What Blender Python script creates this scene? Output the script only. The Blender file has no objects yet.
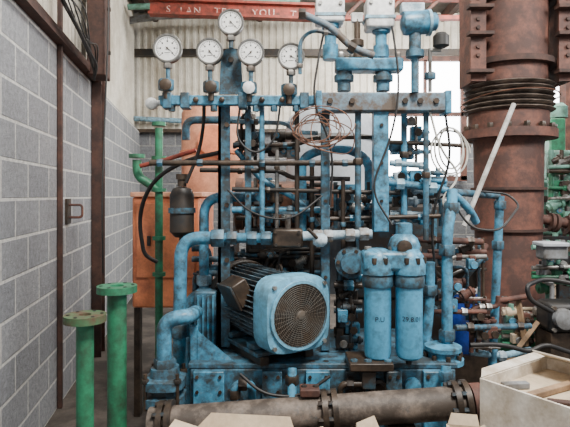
import bpy, math, random
from mathutils import Vector, Matrix
random.seed(7)
COL = bpy.context.scene.collection
F = 520.0; HZ = 195.0; CZ = 1.6
def P(x, y, Y): return Vector(((x-285)/F*Y, Y, CZ+(HZ-y)/F*Y))
def S(n, Y): return n*Y/F
ORG = {}
# ---------------------------------------------------------------- materials
def worn(name, base, dirt=(0.05,0.035,0.025), amt=0.35, rough=0.5, metal=0.0, scale=9.0, bump=0.25, fine=60, third=None):
    m = bpy.data.materials.new(name); m.use_nodes = True
    nt = m.node_tree; N = nt.nodes; L = nt.links
    b = N['Principled BSDF']
    g = N.new('ShaderNodeNewGeometry')
    n1 = N.new('ShaderNodeTexNoise'); n1.inputs['Scale'].default_value = scale; n1.inputs['Detail'].default_value = 8; n1.inputs['Roughness'].default_value = 0.7
    n2 = N.new('ShaderNodeTexNoise'); n2.inputs['Scale'].default_value = fine; n2.inputs['Detail'].default_value = 4
    L.new(g.outputs['Position'], n1.inputs['Vector']); L.new(g.outputs['Position'], n2.inputs['Vector'])
    r = N.new('ShaderNodeValToRGB')
    c = 0.68-amt*0.5
    r.color_ramp.elements[0].position = max(0, c-0.1); r.color_ramp.elements[1].position = min(1, c+0.14)
    r.color_ramp.elements[0].color = (0,0,0,1); r.color_ramp.elements[1].color = (1,1,1,1)
    L.new(n1.outputs['Fac'], r.inputs['Fac'])
    v = N.new('ShaderNodeMix'); v.data_type = 'RGBA'; v.blend_type = 'MIX'
    v.inputs[6].default_value = (*[x*0.72 for x in base], 1); v.inputs[7].default_value = (*[min(1, x*1.25) for x in base], 1)
    L.new(n2.outputs['Fac'], v.inputs[0])
    src = v.outputs[2]
    if third:
        n3 = N.new('ShaderNodeTexNoise'); n3.inputs['Scale'].default_value = scale*2.3; n3.inputs['Detail'].default_value = 6; n3.inputs['Roughness'].default_value = .8
        ad = N.new('ShaderNodeVectorMath'); ad.operation = 'ADD'; ad.inputs[1].default_value = (7.3,2.1,4.4); L.new(g.outputs['Position'], ad.inputs[0]); L.new(ad.outputs[0], n3.inputs['Vector'])
        r3 = N.new('ShaderNodeMapRange'); r3.inputs[1].default_value = .54; r3.inputs[2].default_value = .66; L.new(n3.outputs['Fac'], r3.inputs[0])
        m3 = N.new('ShaderNodeMix'); m3.data_type = 'RGBA'; L.new(r3.outputs[0], m3.inputs[0]); L.new(src, m3.inputs[6]); m3.inputs[7].default_value = (*third,1); src = m3.outputs[2]
    mx = N.new('ShaderNodeMix'); mx.data_type = 'RGBA'
    L.new(r.outputs['Color'], mx.inputs[0]); L.new(src, mx.inputs[6]); mx.inputs[7].default_value = (*dirt, 1)
    L.new(mx.outputs[2], b.inputs['Base Color'])
    b.inputs['Roughness'].default_value = rough; b.inputs['Metallic'].default_value = metal
    if bump:
        bp = N.new('ShaderNodeBump'); bp.inputs['Strength'].default_value = bump; bp.inputs['Distance'].default_value = 0.01
        L.new(n1.outputs['Fac'], bp.inputs['Height']); L.new(bp.outputs['Normal'], b.inputs['Normal'])
    return m
M = {}
M['blue'] = worn('blue_paint', (0.075,0.31,0.49), (0.045,0.06,0.065), 0.34, 0.36, scale=16, third=(0.17,0.34,0.45))
M['bowl'] = worn('clean_blue_paint', (0.085,0.34,0.54), (0.05,0.12,0.16), 0.15, 0.34, scale=14)
M['cowl'] = worn('light_blue_paint', (0.15,0.43,0.62), (0.10,0.19,0.24), 0.3, 0.4, scale=14)
M['blue2'] = worn('blue_paint_grimy', (0.06,0.22,0.34), (0.04,0.05,0.055), 0.5, 0.46, scale=16, third=(0.11,0.14,0.15))
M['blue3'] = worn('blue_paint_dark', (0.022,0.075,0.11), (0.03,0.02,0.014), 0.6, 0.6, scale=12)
M['pale'] = worn('pale_blue_paint', (0.26,0.50,0.65), (0.11,0.12,0.12), 0.35, 0.45, scale=14)
M['chalk'] = worn('chalky_blue_white', (0.56,0.66,0.72), (0.14,0.22,0.27), 0.42, 0.6, scale=16, third=(0.30,0.36,0.40))
M['beam'] = worn('dusty_beam_blue', (0.15,0.28,0.38), (0.09,0.065,0.048), 0.5, 0.6, scale=12, third=(0.24,0.25,0.25))
M['fin'] = worn('motor_fin_paint', (0.13,0.22,0.28), (0.05,0.05,0.05), 0.5, 0.6, scale=12)
M['deep'] = worn('deep_blue_plastic', (0.02,0.07,0.42), (0.02,0.03,0.06), 0.2, 0.4)
M['rust'] = worn('rusty_steel', (0.18,0.068,0.044), (0.065,0.03,0.023), 0.5, 0.7, scale=7, bump=.6, third=(0.10,0.05,0.04))
M['rustlt'] = worn('bright_rusty_steel', (0.28,0.115,0.06), (0.09,0.045,0.03), 0.45, 0.7, scale=9, bump=.5)
M['rustdk'] = worn('rusty_steel_dark', (0.09,0.04,0.028), (0.035,0.019,0.015), 0.45, 0.75, scale=6, bump=.5)
M['rustred'] = worn('red_oxide_steel', (0.30,0.05,0.032), (0.09,0.03,0.02), 0.35, 0.7)
M['brown'] = worn('oily_brown_steel', (0.085,0.057,0.038), (0.025,0.018,0.013), 0.45, 0.42, 0.2)
M['greypipe'] = worn('dusty_grey_brown_pipe', (0.23,0.18,0.145), (0.06,0.045,0.035), 0.5, 0.6, scale=9, bump=.5, third=(0.12,0.12,0.12))
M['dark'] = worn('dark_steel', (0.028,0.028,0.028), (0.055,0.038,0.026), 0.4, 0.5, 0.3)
M['black'] = worn('black_rubber', (0.012,0.012,0.013), (0.03,0.026,0.022), 0.3, 0.5, bump=0)
M['steel'] = worn('dull_steel', (0.38,0.38,0.36), (0.13,0.095,0.07), 0.4, 0.35, 0.6)
M['mesh'] = worn('grille_wire', (0.15,0.145,0.13), (0.09,0.065,0.045), 0.45, 0.6, 0.1, bump=0)
M['bezel'] = worn('bezel_steel', (0.22,0.22,0.21), (0.08,0.07,0.06), 0.3, 0.35, 0.8, bump=0)
M['copper'] = worn('copper_wire', (0.20,0.09,0.05), (0.08,0.04,0.03), 0.35, 0.45, 0.3, bump=0)
M['white'] = worn('dirty_white_casting', (0.80,0.81,0.80), (0.3,0.31,0.3), 0.3, 0.5)
M['fitting'] = worn('dusty_pale_fitting', (0.42,0.48,0.52), (0.15,0.11,0.08), 0.45, 0.6, scale=18)
M['worntext'] = worn('worn_white_lettering', (0.72,0.64,0.58), (0.34,0.09,0.06), 0.45, 0.6, scale=16, bump=0)
M['dial'] = worn('dial_face', (0.88,0.88,0.84), (0.72,0.71,0.65), 0.15, 0.4, bump=0)
M['ink'] = worn('ink', (0.015,0.015,0.02), (0.02,0.02,0.02), 0.1, 0.6, bump=0)
M['green'] = worn('green_paint', (0.03,0.22,0.11), (0.035,0.07,0.04), 0.32, 0.45)
M['greendk'] = worn('green_flange', (0.055,0.17,0.075), (0.10,0.06,0.035), 0.5, 0.6)
M['mint'] = worn('pale_green_machine', (0.16,0.36,0.28), (0.07,0.12,0.09), 0.35, 0.5)
M['orange'] = worn('orange_paint', (0.88,0.27,0.12), (0.42,0.13,0.07), 0.3, 0.5, scale=5)
M['peach'] = worn('faded_orange_paint', (0.90,0.40,0.24), (0.5,0.2,0.12), 0.3, 0.6, scale=5)
M['card'] = worn('cardboard', (0.60,0.48,0.34), (0.40,0.30,0.20), 0.25, 0.85, scale=4, bump=.1)
M['cream'] = worn('pale_board', (0.74,0.69,0.61), (0.44,0.36,0.27), 0.38, 0.8, scale=9, bump=.1)
M['wood'] = worn('scrap_wood', (0.36,0.23,0.13), (0.16,0.10,0.06), 0.35, 0.8, scale=8, bump=.1)
M['clad'] = worn('cream_cladding', (0.74,0.70,0.61), (0.44,0.39,0.31), 0.34, 0.6, scale=1.5, bump=.05)
M['roof'] = worn('dark_roof_lining', (0.14,0.13,0.12), (0.07,0.06,0.05), 0.35, 0.8, scale=2)
M['floor'] = worn('oily_concrete', (0.14,0.115,0.095), (0.045,0.036,0.03), 0.5, 0.75, scale=2.5)
M['grey'] = worn('grey_box', (0.24,0.25,0.26), (0.10,0.09,0.08), 0.35, 0.6)
M['dust'] = worn('pale_tank', (0.52,0.56,0.60), (0.34,0.36,0.38), 0.35, 0.6, scale=3)
M['bar'] = worn('pale_bar', (0.60,0.59,0.56), (0.30,0.28,0.25), 0.35, 0.6, scale=12)
M['rope'] = worn('pale_hose', (0.55,0.53,0.47), (0.25,0.23,0.2), 0.3, 0.6, bump=0)
def blockmat(name, c1, c2, mortar):
    m = bpy.data.materials.new(name); m.use_nodes = True
    nt = m.node_tree; N = nt.nodes; L = nt.links; b = N['Principled BSDF']
    tc = N.new('ShaderNodeTexCoord'); sp = N.new('ShaderNodeSeparateXYZ'); cb = N.new('ShaderNodeCombineXYZ')
    L.new(tc.outputs['Object'], sp.inputs[0]); L.new(sp.outputs['X'], cb.inputs['X']); L.new(sp.outputs['Z'], cb.inputs['Y'])
    br = N.new('ShaderNodeTexBrick'); L.new(cb.outputs[0], br.inputs['Vector'])
    br.inputs['Scale'].default_value = 1; br.inputs['Brick Width'].default_value = 0.45; br.inputs['Row Height'].default_value = 0.225
    br.inputs['Mortar Size'].default_value = 0.011; br.inputs['Mortar Smooth'].default_value = 0.25
    br.inputs['Color1'].default_value = (*c1,1); br.inputs['Color2'].default_value = (*c2,1); br.inputs['Mortar'].default_value = (*mortar,1)
    n = N.new('ShaderNodeTexNoise'); n.inputs['Scale'].default_value = 26; n.inputs['Detail'].default_value = 12; n.inputs['Roughness'].default_value = .8; L.new(tc.outputs['Object'], n.inputs['Vector'])
    r = N.new('ShaderNodeMapRange'); r.inputs[1].default_value = .3; r.inputs[2].default_value = .7; r.inputs[3].default_value = .5; r.inputs[4].default_value = 1.35
    L.new(n.outputs['Fac'], r.inputs[0])
    mx = N.new('ShaderNodeMix'); mx.data_type = 'RGBA'; mx.blend_type = 'MULTIPLY'; mx.inputs[0].default_value = 1
    L.new(br.outputs['Color'], mx.inputs[6]); L.new(r.outputs[0], mx.inputs[7]); L.new(mx.outputs[2], b.inputs['Base Color'])
    b.inputs['Roughness'].default_value = 0.9
    ad = N.new('ShaderNodeMath'); ad.operation = 'MULTIPLY_ADD'; ad.inputs[1].default_value = -1.0
    n3 = N.new('ShaderNodeMath'); n3.operation = 'MULTIPLY'; n3.inputs[1].default_value = 1.2; L.new(n.outputs['Fac'], n3.inputs[0])
    L.new(br.outputs['Fac'], ad.inputs[0]); L.new(n3.outputs[0], ad.inputs[2])
    bp = N.new('ShaderNodeBump'); bp.inputs['Strength'].default_value = 1.0; bp.inputs['Distance'].default_value = .016
    L.new(ad.outputs[0], bp.inputs['Height']); L.new(bp.outputs['Normal'], b.inputs['Normal'])
    return m
M['block'] = blockmat('painted_concrete_block', (0.33,0.335,0.35), (0.25,0.257,0.275), (0.66,0.65,0.62))
M['block2'] = blockmat('grey_concrete_block', (0.20,0.205,0.215), (0.15,0.155,0.165), (0.34,0.33,0.31))
def glow(name, c, s):
    m = bpy.data.materials.new(name); m.use_nodes = True
    b = m.node_tree.nodes['Principled BSDF']; b.inputs['Base Color'].default_value = (.8,.8,.8,1)
    b.inputs['Emission Color'].default_value = (*c,1); b.inputs['Emission Strength'].default_value = s
    return m
M['sky'] = glow('daylit_sheet', (0.95,0.97,1), 12.0)
# ---------------------------------------------------------------- mesh builder
def frame(d):
    d = d.normalized()
    up = Vector((0,0,1)) if abs(d.z) < 0.9 else Vector((0,-1,0))
    r = d.cross(up).normalized(); u = r.cross(d).normalized()
    return d, r, u
class MB:
    def __init__(s): s.v = []; s.f = []
    def add(s, vs, fs):
        o = len(s.v); s.v += [Vector(v) for v in vs]; s.f += [tuple(i+o for i in f) for f in fs]; return s
    def box(s, c, sx, sy, sz, rot=None):
        vs = [Vector((a*sx/2, b*sy/2, e*sz/2)) for a in (-1,1) for b in (-1,1) for e in (-1,1)]
        if rot is not None: vs = [rot @ v for v in vs]
        return s.add([v+Vector(c) for v in vs], [(0,1,3,2),(4,6,7,5),(0,4,5,1),(2,3,7,6),(0,2,6,4),(1,5,7,3)])
    def pb(s, x0, y0, x1, y1, Y, dep):
        a = P(x0,y0,Y); b = P(x1,y1,Y)
        return s.box(((a.x+b.x)/2, Y+dep/2, (a.z+b.z)/2), abs(b.x-a.x), dep, abs(a.z-b.z))
    def lathe(s, p0, d, prof, seg=24, n=2, rot=0):
        d, r, u = frame(Vector(d)); vs = []; fs = []
        for (rad, h) in prof:
            for k in range(seg):
                a = 2*math.pi*k/seg+rot; c, q = math.cos(a), math.sin(a)
                R = rad/((abs(c)**n+abs(q)**n)**(1/n)) if n != 2 else rad
                vs.append(Vector(p0)+d*h+r*(c*R)+u*(q*R))
        m = len(prof)
        for i in range(m-1):
            for k in range(seg):
                k2 = (k+1) % seg
                fs.append((i*seg+k, i*seg+k2, (i+1)*seg+k2, (i+1)*seg+k))
        fs.append(tuple(range(seg-1,-1,-1))); fs.append(tuple((m-1)*seg+k for k in range(seg)))
        return s.add(vs, fs)
    def ring(s, p0, d, ri, ro, h, seg=32):
        d, r, u = frame(Vector(d)); vs = []; fs = []
        for (rad, hh) in ((ri,0),(ro,0),(ro,h),(ri,h)):
            for k in range(seg):
                a = 2*math.pi*k/seg; vs.append(Vector(p0)+d*hh+r*math.cos(a)*rad+u*math.sin(a)*rad)
        for i in range(4):
            j = (i+1) % 4
            for k in range(seg):
                k2 = (k+1) % seg; fs.append((i*seg+k, i*seg+k2, j*seg+k2, j*seg+k))
        return s.add(vs, fs)
    def cyl(s, a, b, r, r2=None, seg=16):
        a = Vector(a); b = Vector(b)
        return s.lathe(a, b-a, [(r,0),(r2 if r2 is not None else r,(b-a).length)], seg)
    def hexn(s, c, d, r, h): 
        d = Vector(d).normalized(); return s.lathe(Vector(c)-d*h/2, d, [(r*.93,0),(r,h*.1),(r,h*.9),(r*.93,h)], 6)
    def tube(s, pts, r, bend=0.0, seg=12, closed=False):
        pts = [Vector(p) for p in pts]; q = []
        if bend > 0:
            q.append(pts[0])
            for i in range(1, len(pts)-1):
                a = pts[i-1]-pts[i]; b = pts[i+1]-pts[i]
                d = min(bend, a.length*.49, b.length*.49)
                if d < 1e-5: continue
                A = pts[i]+a.normalized()*d; B = pts[i]+b.normalized()*d
                for t in [j/7 for j in range(8)]:
                    q.append(A*(1-t)**2*1+pts[i]*2*t*(1-t)+B*t*t)
            q.append(pts[-1])
        else: q = pts
        qq = [q[0]]
        for p in q[1:]:
            if (p-qq[-1]).length > 1e-5: qq.append(p)
        q = qq; n = len(q); vs = []; fs = []
        d, rr, uu = frame(q[1]-q[0])
        for i in range(n):
            t = (q[min(i+1,n-1)]-q[max(i-1,0)]).normalized()
            rr = (rr-t*rr.dot(t)).normalized(); uu = rr.cross(t)
            for k in range(seg):
                a = 2*math.pi*k/seg; vs.append(q[i]+rr*math.cos(a)*r+uu*math.sin(a)*r)
        for i in range(n-1):
            for k in range(seg):
                k2 = (k+1) % seg; fs.append((i*seg+k, i*seg+k2, (i+1)*seg+k2, (i+1)*seg+k))
        fs.append(tuple(range(seg-1,-1,-1))); fs.append(tuple((n-1)*seg+k for k in range(seg)))
        return s.add(vs, fs)
    def build(s, name, mat, parent=None, bev=0, smooth=True, label=None):
        if parent is not None: org = ORG[parent.name]
        else:
            xs = [v.x for v in s.v]; ys = [v.y for v in s.v]; zs = [v.z for v in s.v]
            org = Vector(((min(xs)+max(xs))/2, (min(ys)+max(ys))/2, min(zs)))
        me = bpy.data.meshes.new(name); me.from_pydata([v-org for v in s.v], [], s.f)
        import bmesh
        bm = bmesh.new(); bm.from_mesh(me); bmesh.ops.recalc_face_normals(bm, faces=bm.faces); bm.to_mesh(me); bm.free()
        if smooth:
            me.polygons.foreach_set('use_smooth', [True]*len(me.polygons)); me.set_sharp_from_angle(angle=math.radians(38))
        me.materials.append(M[mat] if isinstance(mat, str) else mat)
        o = bpy.data.objects.new(name, me); COL.objects.link(o)
        if parent is not None: o.parent = parent
        else: o.location = org
        ORG[o.name] = org
        if bev:
            b = o.modifiers.new('bevel', 'BEVEL'); b.width = bev; b.segments = 2; b.limit_method = 'ANGLE'; b.angle_limit = math.radians(50)
        if label: o['label'] = label
        return o
def tag(o, label, cat, group=None):
    o['label'] = label; o['category'] = cat
    if group: o['group'] = group
    return o
def thing(name, label, cat, base, group=None):
    o = bpy.data.objects.new(name, None); COL.objects.link(o); o.location = base; o.empty_display_size = .05
    ORG[o.name] = Vector(base); return tag(o, label, cat, group)
def struct(o): o['kind'] = 'structure'; return o
# ---------------------------------------------------------------- setting
struct(MB().box((1.5,5.0,-.05), 13, 12, .1).build('floor', 'floor'))
struct(MB().box((1.8,7.2,4.9), 12.5, 4.6, .08).build('ceiling', 'roof'))
ang = math.atan2(.987, -.161)
def wallpart(name, mat, x0, x1, y0, y1, z0, z1, loc=(-1.53,2.8,0), rz_=None):
    m = MB().box(((x0+x1)/2,(y0+y1)/2,(z0+z1)/2), x1-x0, y1-y0, z1-z0)
    me = bpy.data.meshes.new(name); me.from_pydata(m.v, [], m.f); me.materials.append(M[mat])
    o = bpy.data.objects.new(name, me); COL.objects.link(o); o.location = loc; o.rotation_euler = (0,0,ang if rz_ is None else rz_)
    ORG[o.name] = Vector((0,0,0)); return struct(o)
def WL(t, off=0, z=0):      # point on the left wall
    return Vector((-1.53-.161*t+.987*off, 2.8+.987*t+.161*off, z))
wallpart('wall_left', 'block', -2.9, 6.55, 0, .2, 0, 2.72)
def cladding(name, p0, d, length, z0, z1, nrm, pitch=.125, dep=.032):
    vs = []; n = int(length/pitch); d = Vector(d).normalized(); nrm = Vector(nrm)
    for i in range(n):
        for (t, h) in ((0,0),(.5,0),(.6,1),(.9,1)):
            q = Vector(p0)+d*(i+t)*pitch+nrm*h*dep
            vs += [Vector((q.x,q.y,z0)), Vector((q.x,q.y,z1))]
    fs = [(2*k,2*k+2,2*k+3,2*k+1) for k in range(len(vs)//2-1)]
    return struct(MB().add(vs, fs).build(name, 'clad', smooth=False))
cladding('wall_back_cladding', (-3.6,9.32,0), (1,0,0), 11.5, 2.66, 5.2, (0,-1,0))
cladding('wall_left_cladding', WL(-2.9,-.12), (-.161,.987,0), 9.4, 2.72, 5.2, (.987,.161,0))
wallpart('wall_back', 'block2', -5.8, 5.8, -.1, .1, 0, 2.7, (2.1,9.35,0), 0)
struct(MB().box((2.1,9.2,2.73), 11.6, .16, .06).build('trim_1', 'brown'))
struct(MB().box((2.1,9.22,4.12), 11.6, .1, .12).build('trim_2', 'dark'))
w = MB().pb(386,60,462,176,9.1,.04).build('window_1', 'sky'); struct(w)
fr = MB()
for (a,b,c,d) in ((381,58,387,180),(461,58,467,180),(381,56,467,61),(381,112,467,116),(381,176,467,181),(424,60,427,176)): fr.pb(a,b,c,d,9.04,.1)
struct(fr.build('window_frame', 'rust', w))
w = MB().pb(552,22,640,110,9.15,.04).build('window_2', 'sky'); struct(w)
# ---------------------------------------------------------------- steel building frame
t = thing('steel_column', 'rusty brown steel building column standing against the grey block wall', 'column', WL(2.25,.17))
rz = Matrix.Rotation(ang,3,'Z')
t_b = MB()
c = WL(2.45,.05); t_b.box((c.x,c.y,2.6), .2, .012, 5.2, rz); t_b.box(WL(2.35,.05,2.6), .012,.09,5.2, rz); t_b.box(WL(2.55,.05,2.6), .012,.09,5.2, rz)
t_b.build('column_section', 'rustdk', t)
hb = MB(); hb.box(WL(2.1,.12,3.75), .3,.16,2.1, rz); hp = hb.build('haunch_plate', 'rustdk', t, bev=.01)
for z in (2.9,3.3,3.8): MB().lathe(WL(1.95,.22,z), (.987,.161,0), [(.02,0),(.02,.03)], 6).build('bolt', 'dark', hp)
tag(MB().box(WL(1.12,.02,2.6), .04,.035,5.2, rz).build('steel_post', 'rustdk', bev=.005), 'narrow dark steel post splitting the near and far block wall panels', 'post')
t = thing('wall_bracket', 'small rusty pipe bracket sticking out of the block wall', 'bracket', WL(1.35,.0,1.45))
MB().tube([WL(1.4,0,1.52),WL(1.4,.12,1.52),WL(1.4,.12,1.42),WL(1.4,0,1.42)],.010,.03).build('rod','rust',t)
MB().box(WL(1.4,.01,1.47),.12,.02,.2,rz).build('wall_plate','brown',t)
t = thing('cable_bundle', 'bundle of dark cables sagging along the top of the left wall', 'cable', WL(.6,.1,2.7))
for k in range(16):
    o1 = random.uniform(-.1,.1); o2 = random.uniform(-.1,.1)
    pts = [WL(-.6+o1,.08+abs(o2),3.2+o2),WL(.4,.1+abs(o1),2.98+o1),WL(1.0,.14+abs(o2),2.86+o2*1.5),WL(1.6,.12+abs(o1),2.78+o1),WL(1.88,.12,2.72+o2)]
    MB().tube(pts,.006,.2,6).build('cable','black',t)
tag(MB().tube([WL(1.85,.24,3.9),WL(1.8,.26,3.2),WL(1.85,.22,2.4),WL(1.8,.2,1.6),WL(1.85,.2,.9)],.008,.3,8).build('power_cable','black'),'long black cable dropping down the front of the rusty column','cable')
tag(MB().box(WL(1.0,.03,2.76),3.6,.08,.07,rz).build('wall_rail','rustdk'),'dark steel rail lying along the top of the left block wall','rail')
def lettering(me, name, pos, rot, parent, mat):
    me.materials.clear(); me.materials.append(M[mat]); o = bpy.data.objects.new(name, me); COL.objects.link(o); o.parent = parent
    o.location = Vector(pos)-ORG[parent.name]; o.rotation_euler = rot; return o
def textmesh(s, size, ext=.003, sp=1.0):
    cu = bpy.data.curves.new('letters','FONT'); cu.body = s; cu.size = size; cu.extrude = ext; cu.space_character = sp
    to = bpy.data.objects.new('tmp', cu); COL.objects.link(to)
    me = bpy.data.meshes.new_from_object(to.evaluated_get(bpy.context.evaluated_depsgraph_get())); bpy.data.objects.remove(to); return me
t = thing('roof_girder', 'slim red oxide girder with worn white lettering high at the back', 'girder', P(300,10,7.6))
rg = Matrix.Rotation(math.radians(2.0),3,'Y')
gc = P(235,10,7.6); g = MB()
for dz in (.1,-.1): g.box(gc+rg@Vector((0,0,dz)),2.5,.16,.035,rg)
g.box(gc+Vector((0,.03,0)),2.5,.02,.18,rg); gs = g.build('girder_section','rustred',t)
for (s_,x_,y_,rr_) in (('S',166,12,1),('LAN',180,14,-3),('TEST',214,14,3),('YOU',252,16,-2),('T',290,17,4)):
    lettering(textmesh(s_,.14,.002,1.25),'lettering',P(x_,y_,7.57),(math.pi/2,math.radians(2+rr_),0),gs,'worntext')
t = thing('roof_truss', 'rusty lattice truss high up behind the big column', 'truss', P(450,10,8.0))
b = MB(); b.pb(330,-4,570,0,8,.1); b.pb(330,15,570,19,8,.1); b.build('chord','rustred',t)
for k in range(6): MB().cyl(P(345+k*38,17,8.05),P(364+k*38,-2,8.05),.03).build('lattice_bar','rust',t); 
tag(MB().tube([P(118,22,8.6),P(160,16,8.6),P(330,12,8.6)],.06).build('conduit_pipe','grey'),'thin grey conduit sloping below the roof at the back left','pipe')
tag(MB().tube([P(128,7,8.0),P(250,2,8.0),P(300,0,8.0)],.045).build('conduit_pipe','mint'),'pale green conduit running above the lettered girder','pipe')
for k,(x,lb) in enumerate(((135,'leftmost dark rafter under the shed roof'),(255,'middle dark rafter under the shed roof'),(470,'right dark rafter under the shed roof near the column'))):
    tag(MB().box((P(x,0,8).x,7.2,4.78),.1,4.4,.16).build('roof_rafter','rustdk'),lb,'rafter')
t = thing('pipe_rack', 'pale conduits with dark clips on the cladding at back left', 'pipe', P(125,100,9.1))
MB().tube([P(124,128,9.15),P(124,60,9.15),P(128,50,9.15),P(128,16,9.15)],.03,.1).build('conduit','dark',t)
MB().tube([P(122,118,9.15),P(185,121,9.15)],.045).build('conduit','pale',t)
MB().pb(126,100,133,112,9.1,.05).build('junction_box','dark',t)
# ---------------------------------------------------------------- big rusty column at right
Yc = 4.3; cx = P(508,0,Yc).x
t = thing('press_column', 'huge rusty red-brown cylindrical column with bellows rings and side plates', 'column', (cx,Yc,0))
PC = t
zz = lambda y: P(0,y,Yc).z
r = S(36,Yc)
MB().lathe((cx,Yc,0),(0,0,1),[(r*.98,0),(r*.98,zz(285)),(r*.86,zz(270)),(r*.92,zz(140))],40).build('lower_barrel','rust',t)
cf = MB().lathe((cx,Yc,zz(140)),(0,0,1),[(r*1.25,0),(r*1.25,.07),(r*1.05,.07),(r*1.05,zz(114)-zz(140))],40).build('collar_flange','rust',t)
pr = []
for k in range(6):
    h = k*.04; pr += [(r*1.0,h),(r*1.15,h+.008),(r*1.19,h+.016),(r*1.15,h+.024),(r*1.0,h+.032)]
MB().lathe((cx,Yc,zz(114)),(0,0,1),pr,48).build('bellows','greypipe',t)
MB().lathe((cx,Yc,zz(90)),(0,0,1),[(r*1.02,0),(r*1.02,2.6)],40).build('upper_barrel','rust',t)
for y in (70,8): MB().lathe((cx,Yc,zz(y)),(0,0,1),[(r*1.2,0),(r*1.2,.045)],40).build('ring_flange','rustdk',t)
for s in (-1,1):
    b = MB(); zb = zz(88); b.box((cx+s*r*1.24,Yc-.1,(zb+4.8)/2), .035,.3,4.8-zb); b.box((cx+s*r*1.15,Yc-.25,(zb+4.8)/2), .12,.03,4.8-zb)
    sp_ = b.build('side_plate','rust',t)
    for y in (20,45,80): MB().box((cx+s*r*1.15,Yc-.3,zz(y)),.19,.08,.025).build('stiffener','rustdk',sp_)
    for y in (10,30,38,56,64): MB().lathe((cx+s*r*1.17,Yc-.265,zz(y)),(0,-1,0),[(.016,0),(.016,.02)],6).build('bolt','rustdk',sp_)
for k in range(9):
    a = math.pi+math.pi*k/8; q = Vector((cx+math.cos(a)*r*1.15,Yc+math.sin(a)*r*1.15,zz(140)+.07))
    MB().hexn(q+Vector((0,0,.02)),(0,0,1),.025,.04).build('bolt','brown',cf)
for y in (190,230):
    MB().lathe((cx,Yc,zz(y)),(0,0,1),[(r*.985,0),(r*.985,.02)],40).build('weld_band','rustdk',t)
MB().cyl(P(530,217,Yc-.05),P(590,227,Yc-.05),S(5,4.2)).build('side_branch','rust',t)
for x in (549,554,566,571): MB().lathe(P(x,219+(x-530)*.16,Yc-.05),(1,0,-.16),[(S(9.5,4.2),0),(S(9.5,4.2),.025)]).build('branch_flange','rustdk',t)
tag(MB().tube([Vector((cx+math.cos(a/12*math.pi)*r*(1.27+.05*math.sin(a*.31)),Yc+math.sin(a/12*math.pi)*r*(1.27+.05*math.sin(a*.7)),zz(108)+a*.004+.02*math.sin(a*.45))) for a in range(30)],.005,0,8).build('wire_coil','copper'),'loop of thin brown wire hung loosely round the bellows of the big rusty column','wire')
# ---------------------------------------------------------------- pipes
def pipe(name, label, mat, rp, pts, bend=.06, nuts=(), nmat=None, cat='pipe', flg=()):
    Y0 = pts[0][2]; r = S(rp, Y0); W = [P(*p) for p in pts]
    if not nuts and not flg:
        return tag(MB().tube(W,r,bend).build(name,mat), label, cat)
    low = min(W, key=lambda v: v.z)
    t = thing(name, label, cat, low)
    MB().tube(W,r,bend).build('tube',mat,t)
    for (x,y,Y,dx,dz) in nuts:
        c = P(x,y,Y); MB().hexn(c,(dx,0,dz),r*1.5,r*2.0).build('union_nut',nmat or mat,t)
    for (x,y,Y,dx,dz) in flg:
        c = P(x,y,Y); MB().lathe(c,(dx,0,dz),[(r*2,0),(r*2,r*.8)],24).build('flange',nmat or mat,t)
    return t
pipe('blue_pipe','thick bright blue pipe elbow from the valve row down the left side','blue',6.6,[(222,238,2.78),(181,238,2.78),(178,420,2.78)],.13,[(218,238,2.78,1,0),(179,330,2.78,0,1)],'blue2')
pipe('blue_pipe','short fat blue hooked pipe above the bolted flange block at left','blue',7.6,[(164,372,2.5),(164,320,2.5),(190,316,2.5),(196,312,2.72)],.12,[(165,366,2.5,0,1)],'blue2')
pipe('blue_pipe','light blue bent pipe rising beside the gauge post and turning right','blue',5,[(204,300,2.95),(204,197,2.95),(262,197,2.95)],.11,[(228,197,2.95,1,0),(204,280,2.95,0,1)],'pale')
pipe('blue_pipe','blue pipe standing between the orange cabinet and the thick elbow pipe','blue',6,[(190,420,3.0),(190,300,3.0),(204,292,3.0)],.08)
pipe('rubber_hose','long black hose looping over the left of the orange cabinet','black',2.0,[(157,262,3.4),(144,255,3.35),(138,215,3.3),(152,180,3.2),(185,160,3.1),(222,152,2.92)],.25,cat='hose')
pipe('rubber_hose','thin black hose hanging from the manifold to the dark accumulator','black',1.8,[(186,183,2.9),(200,150,2.9),(204,120,2.8),(204,104,2.75)],.1,cat='hose')
pipe('blue_pipe','blue pipe behind the gauge manifold reaching the orange tank','blue2',4,[(186,140,3.2),(186,120,3.2),(260,120,3.2)],.06)
t = thing('green_pipe', 'green flanged pipe with side branch standing in front of the orange cabinet', 'pipe', P(159,410,3.5))
Yg = 3.5
MB().tube([P(159,430,Yg),P(159,128,Yg)],S(4,Yg)).build('riser','green',t)
br_ = MB().tube([P(137,160,Yg),P(137,176,Yg),P(159,190,Yg)],S(4.5,Yg),.1).build('branch','green',t)
for (x,y,rr) in ((159,126,7),(159,160,7.5),(159,192,7.5),(159,240,6.5),(159,276,6.5)): MB().lathe(P(x,y,Yg),(0,0,1),[(S(rr,Yg),0),(S(rr,Yg),.025)]).build('flange','green',t)
MB().lathe(P(137,158,Yg),(0,0,1),[(S(8,Yg),0),(S(8,Yg),.025)]).build('branch_flange','green',br_)
pipe('red_pipe','small red pipe crossing in front of the green flanged pipe','rustred',2.2,[(140,166,3.42),(165,160,3.42),(196,150,3.42)],.05,[(152,163,3.42,1,.2)],'brown')
t = thing('orange_cabinet', 'orange steel cabinet behind the blue pipes at left', 'cabinet', Vector((P(152,0,3.7).x,3.9,0)))
b = MB(); b.pb(132,197,200,308,3.7,.7); b.build('body','orange',t,bev=.015)
dr = MB().pb(136,203,158,278,3.68,.02).build('door','orange',t,bev=.005)
MB().pb(162,203,195,278,3.68,.02).build('door','orange',t,bev=.005)
MB().pb(147,236,150,246,3.66,.02).build('handle','dark',dr)
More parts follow.
